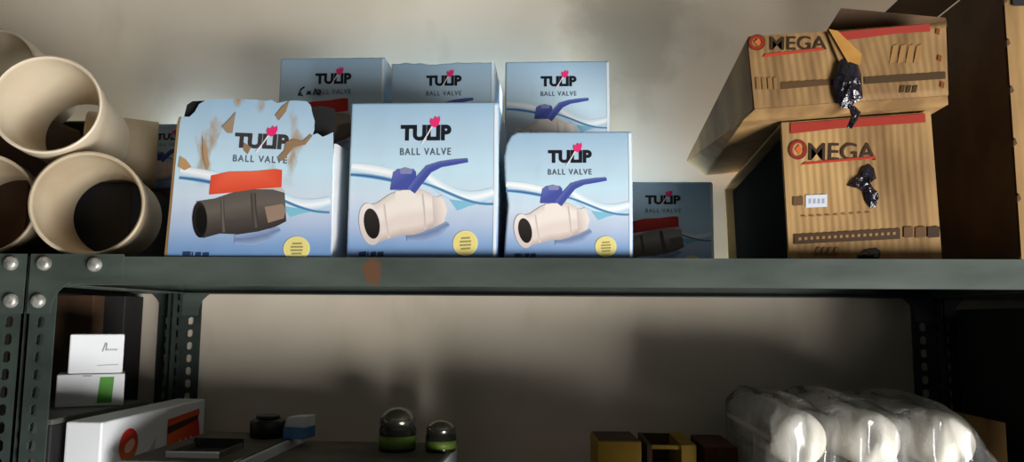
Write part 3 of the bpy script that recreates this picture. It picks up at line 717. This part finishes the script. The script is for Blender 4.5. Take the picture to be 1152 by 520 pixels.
adopt(tp_.build('amber_tape', M['tape_y']), t)
crumple('tape_wad', [(944, 70), (954, 66), (964, 68), (968, 84), (970, 98), (969, 112), (962, 116), (955, 122), (946, 120), (941, 108), (938, 92), (941, 80)], Pp, M['tape'], t, 12, .003, .004)
crumple('tape_tail', [(952, 120), (962, 118), (967, 126), (963, 136), (957, 146), (953, 142), (956, 132)], Pp, M['tape'], t, 15, .002, .003)

# big carton cut by the right edge
Yc = 0.70
a = px(1131, 40, Yc); top = px(1131, -38, Yc).z; b = px(1150, 290, Yc)
xl = (px(1150, 290, Yc).x+px(1129, 0, Yc).x)/2
t = empty('cardboard_carton', (xl, Yc, ZT), 'tall brown carton at the right edge with a ragged front corner', 'carton')
MB().box((0, .003, 0), (.26, .31, top-ZT)).build('carton_body', M['kraft_dark'], t, bevel=.0015)  # darker board than the front: carries the shade of the left side
V, Fc = grid_front(Vector((0, 0, top-ZT)), Vector((.26, 0, top-ZT)), Vector((.26, 0, 0)), Vector((0, 0, 0)), 120, 14, 34, .0003, 8)
mesh_obj('corrugated_front', V, Fc, M['kraft'], t, smooth=True, recalc=False)
rnd = random.Random(4)
for zz in (.05, .10, .148, .192, .232):
    MB().prism([(-.0012, -.0012, zz), (.002+rnd.random()*.002, -.0012, zz+.003), (.001, -.0012, zz+.008), (-.0006, -.0012, zz+.006)], (0, .004, 0)).build('torn_edge', M['kraft_dark'], t)
MB().prism([(-.001, .004, top-ZT), (-.001, .24, top-ZT), (-.034, .22, top-ZT+.026), (-.034, .03, top-ZT+.026)], (.002, 0, .002)).build('side_flap', M['kraft_dark'], t)
MB().box((.006, -.0024, .230), (.016, -.0018, .241)).build('stamp_mark', M['dark'], t)

# ------------------------------------------------------------------ lower shelf
def printed_side(mb_w, t, pts_face): pass
def carton(name, label, cat, a, b, m, extra=None, bev=.0015):
    a, b = Vector(a), Vector(b)
    t = empty(name, ((a.x+b.x)/2, (a.y+b.y)/2, a.z), label, cat)
    c = t.location
    MB().box(tuple(a-c), tuple(b-c)).build('carton_body', m, t, bevel=bev)
    return t
ZS = ZB
# dark box reaching through between the racks, with its dusty lid
z1 = H-.100
t = carton('storage_box', 'dark grey box with dusty lid, under the two small white cartons', 'box', (XL-.125, .742, ZS), (XL+.003, .918, z1-.006), M['dark'])
MB().box((-.066, -.09, z1-.006-ZS), (.066, .09, z1-ZS)).build('lid', M['olive'], t, bevel=.0015)
# white printed carton standing on edge beside it
xa = XL+.012; xb = px(118, 480, .755).x
t = empty('printed_carton', (xa, .75, ZS), 'white carton with red round logo and orange-red panel, standing by the left post', 'carton')
hz = H-.1035-ZS; wb = max(xb-xa, .018); dp = .225
MB().box((0, 0, 0), (wb, dp, hz)).build('carton_body', M['white'], t, bevel=.002)
k = Ink(0.0004)                    # u runs back along the side, v up
k.ell(.050, hz-.030, .018, .017, (206, 34, 34), col2=(214, 120, 40)); k.ell(.052, hz-.031, .010, .006, (240, 190, 170), .4)
k.poly([(.060, hz-.060), (.085, hz-.048), (.105, hz-.03), (.105, hz-.055), (.085, hz-.075)], (176, 196, 214))
k.poly([(.130, hz-.014), (.208, hz-.010), (.209, hz-.017), (.130, hz-.022)], (216, 84, 46))
k.poly([(.130, hz-.022), (.207, hz-.017), (.205, hz-.024), (.130, hz-.031)], (60, 28, 18))
k.poly([(.130, hz-.031), (.207, hz-.023), (.212, hz-.042), (.198, hz-.066), (.170, hz-.078), (.130, hz-.075)], [(232, 112, 40), (206, 30, 24), (200, 20, 24), (192, 18, 24), (196, 24, 24), (224, 96, 36)])
for i in range(3): k.band([(.150+i*.014, hz-.060), (.155+i*.014, hz-.048), (.163+i*.014, hz-.042)], .0022, [(250, 236, 226), (250, 236, 226)])
k.build('side_print', t, (wb, 0, 0), (0, 0, math.radians(90)))
# two small white cartons on the dark box
yq = .84
a = px(68, 420, yq); b = px(123, 420, yq)
zlo = z1; zmid = px(90, 421, yq).z; zhi = px(95, 376, yq).z
t = carton('white_carton', 'upper small white carton with grey script, beside the left front post', 'carton', (a.x+.001, yq+.003, zmid+.0006), (b.x-.001, yq+.038, zhi), M['white'])
t.rotation_euler.z = math.radians(30)
k = Ink(0.0004); w_ = b.x-a.x
k.band([(w_*.10, .024), (w_*.15, .034), (w_*.17, .033), (w_*.16, .025)], .0007, [(140, 146, 150)]*2); k.band([(w_*(.18+.02*i), .025+.002*(i % 2)) for i in range(10)], .0006, [(150, 156, 160)]*2)
k.poly([(w_*.02, .008), (w_*.40, .009), (w_*.40, .0098), (w_*.02, .0088)], (170, 174, 178))
k.build('grey_print', t, (0, -.0175, 0))
a2 = px(57, 440, yq)
t = carton('white_carton', 'lower small white carton with a green stripe, beside the left front post', 'carton', (a2.x, yq, zlo), (b.x+.001, yq+.042, zmid), M['white'])
t.rotation_euler.z = math.radians(30)
k = Ink(0.0004); w_ = b.x+.001-a2.x; hh = zmid-zlo
k.poly([(w_*.10, hh*.10), (w_*.32, hh*.10), (w_*.34, hh*.90), (w_*.13, hh*.90)], (84, 156, 52))
k.poly([(-w_*.12, hh*.93), (w_*.0, hh*.93), (w_*.0, hh*.96), (-w_*.12, hh*.96)], (150, 152, 156))
k.build('green_stripe', t, (0, -.021, 0))
# tall brown cartons further left in the neighbouring rack
a = px(64, 400, .93); b = px(104, 400, .93)
carton('tall_carton', 'tall dark brown carton in the left rack behind the white cartons', 'carton', (a.x-.06, .925, ZS), (b.x, .99, ZT-.030), M['brown'])
a2 = px(114, 400, .95); b2_ = px(138, 400, .95)
carton('tall_carton', 'narrow dark grey carton against the wall in the left rack', 'carton', (a2.x, .948, ZS), (b2_.x, .992, ZT-.030), M['dark'])

# low cartons with the jars on them
zt2 = H-.148
xq = px(488, 520, .80).x; x333 = px(333, 503, .92).x
def low_carton(x0, x1, lab, printed, dz=0):
    t = empty('printed_carton', (x0, .742, ZS), lab, 'carton'); W = x1-x0; hz = zt2-ZS+dz; D_ = .20
    MB().box((0, 0, 0), (W, D_, hz-.002)).build('carton_body', M['white'], t, bevel=.0015)
    MB().box((.002, .002, hz-.002), (W-.003, D_-.002, hz)).build('lid', M['greybrown'], t)
    if printed:
        k = Ink(.0004)
        k.poly([(.10, hz-.020), (.16, hz-.014), (.165, hz-.045), (.10, hz-.045)], (222, 84, 44))
        k.poly([(.02, hz-.03), (.07, hz-.025), (.07, hz-.06), (.02, hz-.06)], (200, 40, 36))
        k.build('side_print', t, (W, 0, 0), (0, 0, math.radians(90)))
    return t
low_carton(x333+.004, xq+.006, 'low white carton with red side print and dusty lid, under the two jars', True)
x2l = px(205, 500, .9).x
low_carton(x2l+.012, x333-.001, 'low white carton with dusty lid, under the black bottle', False, .009)
zt3 = zt2+.009
# loose printed leaflet-like small carton in front of the white one
a = px(205, 512, .80); b = px(262, 512, .80)
t = empty('open_carton', (a.x, .765, zt3), 'small open grey carton with white edge, beside the red-logo carton', 'carton')
w_ = b.x-a.x
zz = .006
MB().box((0, 0, 0), (w_, .002, zz)).build('side_panel', M['white'], t)
MB().box((0, .06, 0), (w_, .062, zz+.004)).build('side_panel', M['dark'], t)
MB().box((0, .002, 0), (.002, .06, zz)).build('side_panel', M['greybrown'], t)
MB().box((w_-.002, .002, 0), (w_, .06, zz)).build('side_panel', M['greybrown'], t)
MB().box((.002, .002, 0), (w_-.002, .06, .001)).build('bottom_panel', M['dark'], t)
# bottle lying down, black body, white cap and blue label
yj = .905
a = px(282, 490, yj); b = px(320, 490, yj)
t = empty('bottle', ((a.x+b.x)/2, yj, zt3), 'squat black bottle standing on the low carton near the left back post', 'bottle')
rb = (b.x-a.x)/2; hb_ = px(300, 467, yj).z-zt3
MB().lathe([(0, 0), (rb*.92, 0), (rb, .002), (rb, hb_*.72), (rb*.9, hb_*.80), (rb*.62, hb_*.84), (rb*.6, hb_*.86)], 28).build('bottle_body', M['black'], t, smooth=True)
MB().lathe([(rb*.66, hb_*.84), (rb*.68, hb_*.86), (rb*.68, hb_*.98), (rb*.62, hb_), (0, hb_)], 28).build('screw_cap', M['black'], t, smooth=True)
a = px(322, 490, yj); b = px(350, 490, yj); hb_ = px(336, 467, yj).z-zt3
t = empty('small_carton', ((a.x+b.x)/2, yj, zt3), 'small carton, white above and blue below, beside the black bottle', 'carton', rz=math.radians(-14))
w_ = (b.x-a.x)*.46
MB().box((-w_, -.012, 0), (w_, .014, hb_*.5)).build('carton_body', M['bluelabel'], t, bevel=.001)
MB().prism([(-w_*.95, -.0115, hb_*.5), (w_, -.0115, hb_*.5), (w_*1.05, -.0115, hb_), (-w_*.6, -.0115, hb_*.95)], (0, .024, 0)).build('carton_top', M['white'], t, bevel=.001)
# jars
def jar(xc, wpx, ytop, Y, label):
    c = px(xc, 500, Y); r_ = wpx/2*Y/FPX; h_ = px(xc, ytop, Y).z-zt2
    t = empty('jar', (c.x, Y, zt2), label, 'jar', 'jars on the low carton')
    MB().lathe([(0, 0), (r_*.95, 0), (r_, .002), (r_, h_*.50), (r_*.93, h_*.58), (r_*.86, h_*.62)], 32).build('jar_body', M['jarglass'], t, smooth=True)
    MB().lathe([(r_*1.004, .004), (r_*1.012, .004), (r_*1.012, h_*.36), (r_*1.004, h_*.36)], 32).build('jar_label', M['green'], t, smooth=True)
    MB().lathe([(r_*.90, h_*.56), (r_*.96, h_*.58), (r_*.96, h_*.74), (r_*.86, h_*.83), (r_*.60, h_*.93), (r_*.3, h_*.985), (0, h_)], 32).build('jar_lid', M['steel'], t, smooth=True)
jar(447, 41, 458, .885, 'larger jar with domed metal lid and green label')
jar(496, 34, 472, .885, 'smaller jar with domed metal lid, beside the larger jar')
# cartons in the shade, right of centre
a = px(672, 487, .86); b = px(722, 487, .86)
t = empty('flat_carton', (a.x, .86, ZS), 'yellow carton in the shade on the lower shelf, left of the wrapped pack', 'carton', rz=math.radians(4))
MB().box((0, 0, 0), (b.x-a.x, .07, a.z-ZS-.009)).build('carton_body', M['yellow'], t, bevel=.0015)
MB().box((.002, .002, a.z-ZS-.009), (b.x-a.x-.002, .068, a.z-ZS-.008)).build('lid', M['kraft_dark'], t)
a = px(728, 491, .865); b = px(783, 491, .865)
t = empty('open_carton', (a.x, .865, ZS), 'open brown and yellow carton in the shade, between the yellow and red-brown cartons', 'carton')
w_ = b.x-a.x; hz = a.z-ZS-.010
MB().box((0, 0, 0), (w_*.10, .10, hz)).build('side_panel', M['brown'], t)
MB().box((w_*.70, 0, 0), (w_, .10, hz+.001)).build('side_panel', M['yellow'], t)
MB().box((w_*.10, .094, 0), (w_*.70, .098, hz)).build('side_panel', M['brown'], t)
MB().box((w_*.10, 0, 0), (w_*.70, .002, hz*.55)).build('front_panel', M['brown'], t)
MB().box((w_*.10, .004, hz-.004), (w_*.70, .008, hz)).build('top_strip', M['yellow'], t)
a = px(792, 492, .87); b = px(832, 492, .87)
t = carton('flat_carton', 'red-brown carton in the shade, right against the wrapped pack', 'carton', (a.x, .87, ZS), (b.x-.002, .96, a.z-.010), M['redbrown'])
MB().box((-.004, -.0456, 0.004), (.004, -.0450, a.z-ZS-.012)).build('tape_strip', M['kraft_dark'], t)

# low cartons added out of view at the shelf front to shade those behind
for xa, xb, lab in ((.105, .195, 'low brown carton added out of view at the shelf front to shade the red-brown carton'), (.0, .10, 'low brown carton added out of view at the shelf front to shade the yellow carton')):
    t = carton('cardboard_carton', lab, 'carton', (xa, .706, ZS), (xb, .738, H-.1375), M['brown'])
    MB().box((-.012, -.0166, .004), (.012, -.0160, H-.1375-ZS-.004)).build('tape_strip', M['tape_y'], t)

# wrapped pack of white tubes on a brown tray
yp = .742
x0 = px(872, 470, yp).x; x1 = px(1146, 510, yp).x
cxs = [px(x, 498, yp).x for x in (905, 990, 1076)]; rad = 30.5*yp/FPX
zc1 = px(990, 499, yp).z
t = empty('wrapped_pack', ((x0+x1)/2, .85, ZS), 'clear shrink-wrapped pack of white round-ended tubes, lower shelf right', 'pack')
cz = t.location.copy()
zb2 = zc1-2.35*rad
MB().box((x0+.006-cz.x, yp+.012-cz.y, 0), (x1-.012-cz.x, .975-cz.y, max(zb2-rad-.002-ZS, .01))).build('tray', M['kraft'], t, bevel=.001)
for zrow in (zc1, zb2):
    for i, cx in enumerate(cxs):
        o = MB().lathe([(0, 0), (rad*.55, .0015), (rad*.86, .005), (rad*.97, .010), (rad, .016), (rad, .20), (rad*.9, .206), (0, .207)], 40, 'y').build('white_tube', M['cap'], t, smooth=True)
        o.location = (cx-cz.x, yp+.006-cz.y, zrow-cz.z)
# film: a lumpy skin pulled over the tubes
def film():
    nx, ny = 110, 70
    V = []; Fc = []
    rnd = random.Random(3); ph = [rnd.random()*6 for _ in range(8)]
    ztop = zc1+rad+.004
    for j in range(ny+1):
        s = j/ny                         # 0 front bottom -> 1 back bottom
        for i in range(nx+1):
            u = i/nx; X = x0+(x1-x0)*u
            # height follows the tubes a little and falls off towards the right end
            dist = min(abs(X-c) for c in cxs)
            sag = -.010*min(1, dist/.040)**2
            edge = -.052*max(0, (u-.74)/.26)**1.6 - .010*max(0, (.07-u)/.07)
            zt_ = ztop+sag*.8+edge+.0015*math.sin(X*90+ph[0])
            wr = .0030*math.sin(X*210+ph[1]+2.5*math.sin(s*9))+.0014*math.sin(X*380+ph[2]+s*14)
            if s < .36:
                q = s/.36; y = yp-.001+(.010 if dist > rad*.8 else 0)*min(1, (dist-rad*.8)/.012) if dist > rad*.8 else yp-.001
                y = y+wr; z = ZS+.012+(zt_-.012-ZS-.012)*q
            elif s < .44:
                q = (s-.36)/.08; a_ = q*math.pi/2
                yy = yp-.001+(.010*min(1, (dist-rad*.8)/.012) if dist > rad*.8 else 0)
                y = yy+wr*(1-q)+.014*(1-math.cos(a_)); z = zt_-.012+.012*math.sin(a_)
            elif s < .9:
                q = (s-.44)/.46; y = yp+.018+(.955-yp-.018)*q; z = zt_+.010*math.sin(q*math.pi)*.6+wr*.7+sag*.2*math.sin(q*3)
            else:
                q = (s-.9)/.1; y = .955+.008*q; z = zt_-(zt_-ZS-.02)*q
            x_ = X+(u-.5)*.0
            V.append((x_-cz.x, y-cz.y, z-cz.z))
    for j in range(ny):
        for i in range(nx): Fc.append((j*(nx+1)+i, j*(nx+1)+i+1, (j+1)*(nx+1)+i+1, (j+1)*(nx+1)+i))
    # end skins
    for i, rev in ((0, True), (nx, False)):
        ring = [j*(nx+1)+i for j in range(ny+1)]
        Fc.append(tuple(ring if rev else ring[::-1]))
    return mesh_obj('shrink_film', V, Fc, M['film'], t, smooth=True)
film()

# brown carton peeping out at the right edge, tall dark cartons in the right rack
a = px(1131, 476, .80)
carton('cardboard_carton', 'brown carton low at the right picture edge behind the wrapped pack', 'carton', (a.x, .80, ZS), (XR-.030, .90, a.z), M['kraft'])
carton('tall_carton', 'tall black carton in the right rack, filling the dark gap under the shelf', 'carton', (XR+.012, .735, ZS), (XR+.20, .965, ZT-.040), M['dark'])
carton('tall_carton', 'second tall black carton in the right rack, further from the wrapped pack', 'carton', (XR+.215, .72, ZS), (XR+.42, .965, ZT-.050), M['dark'])
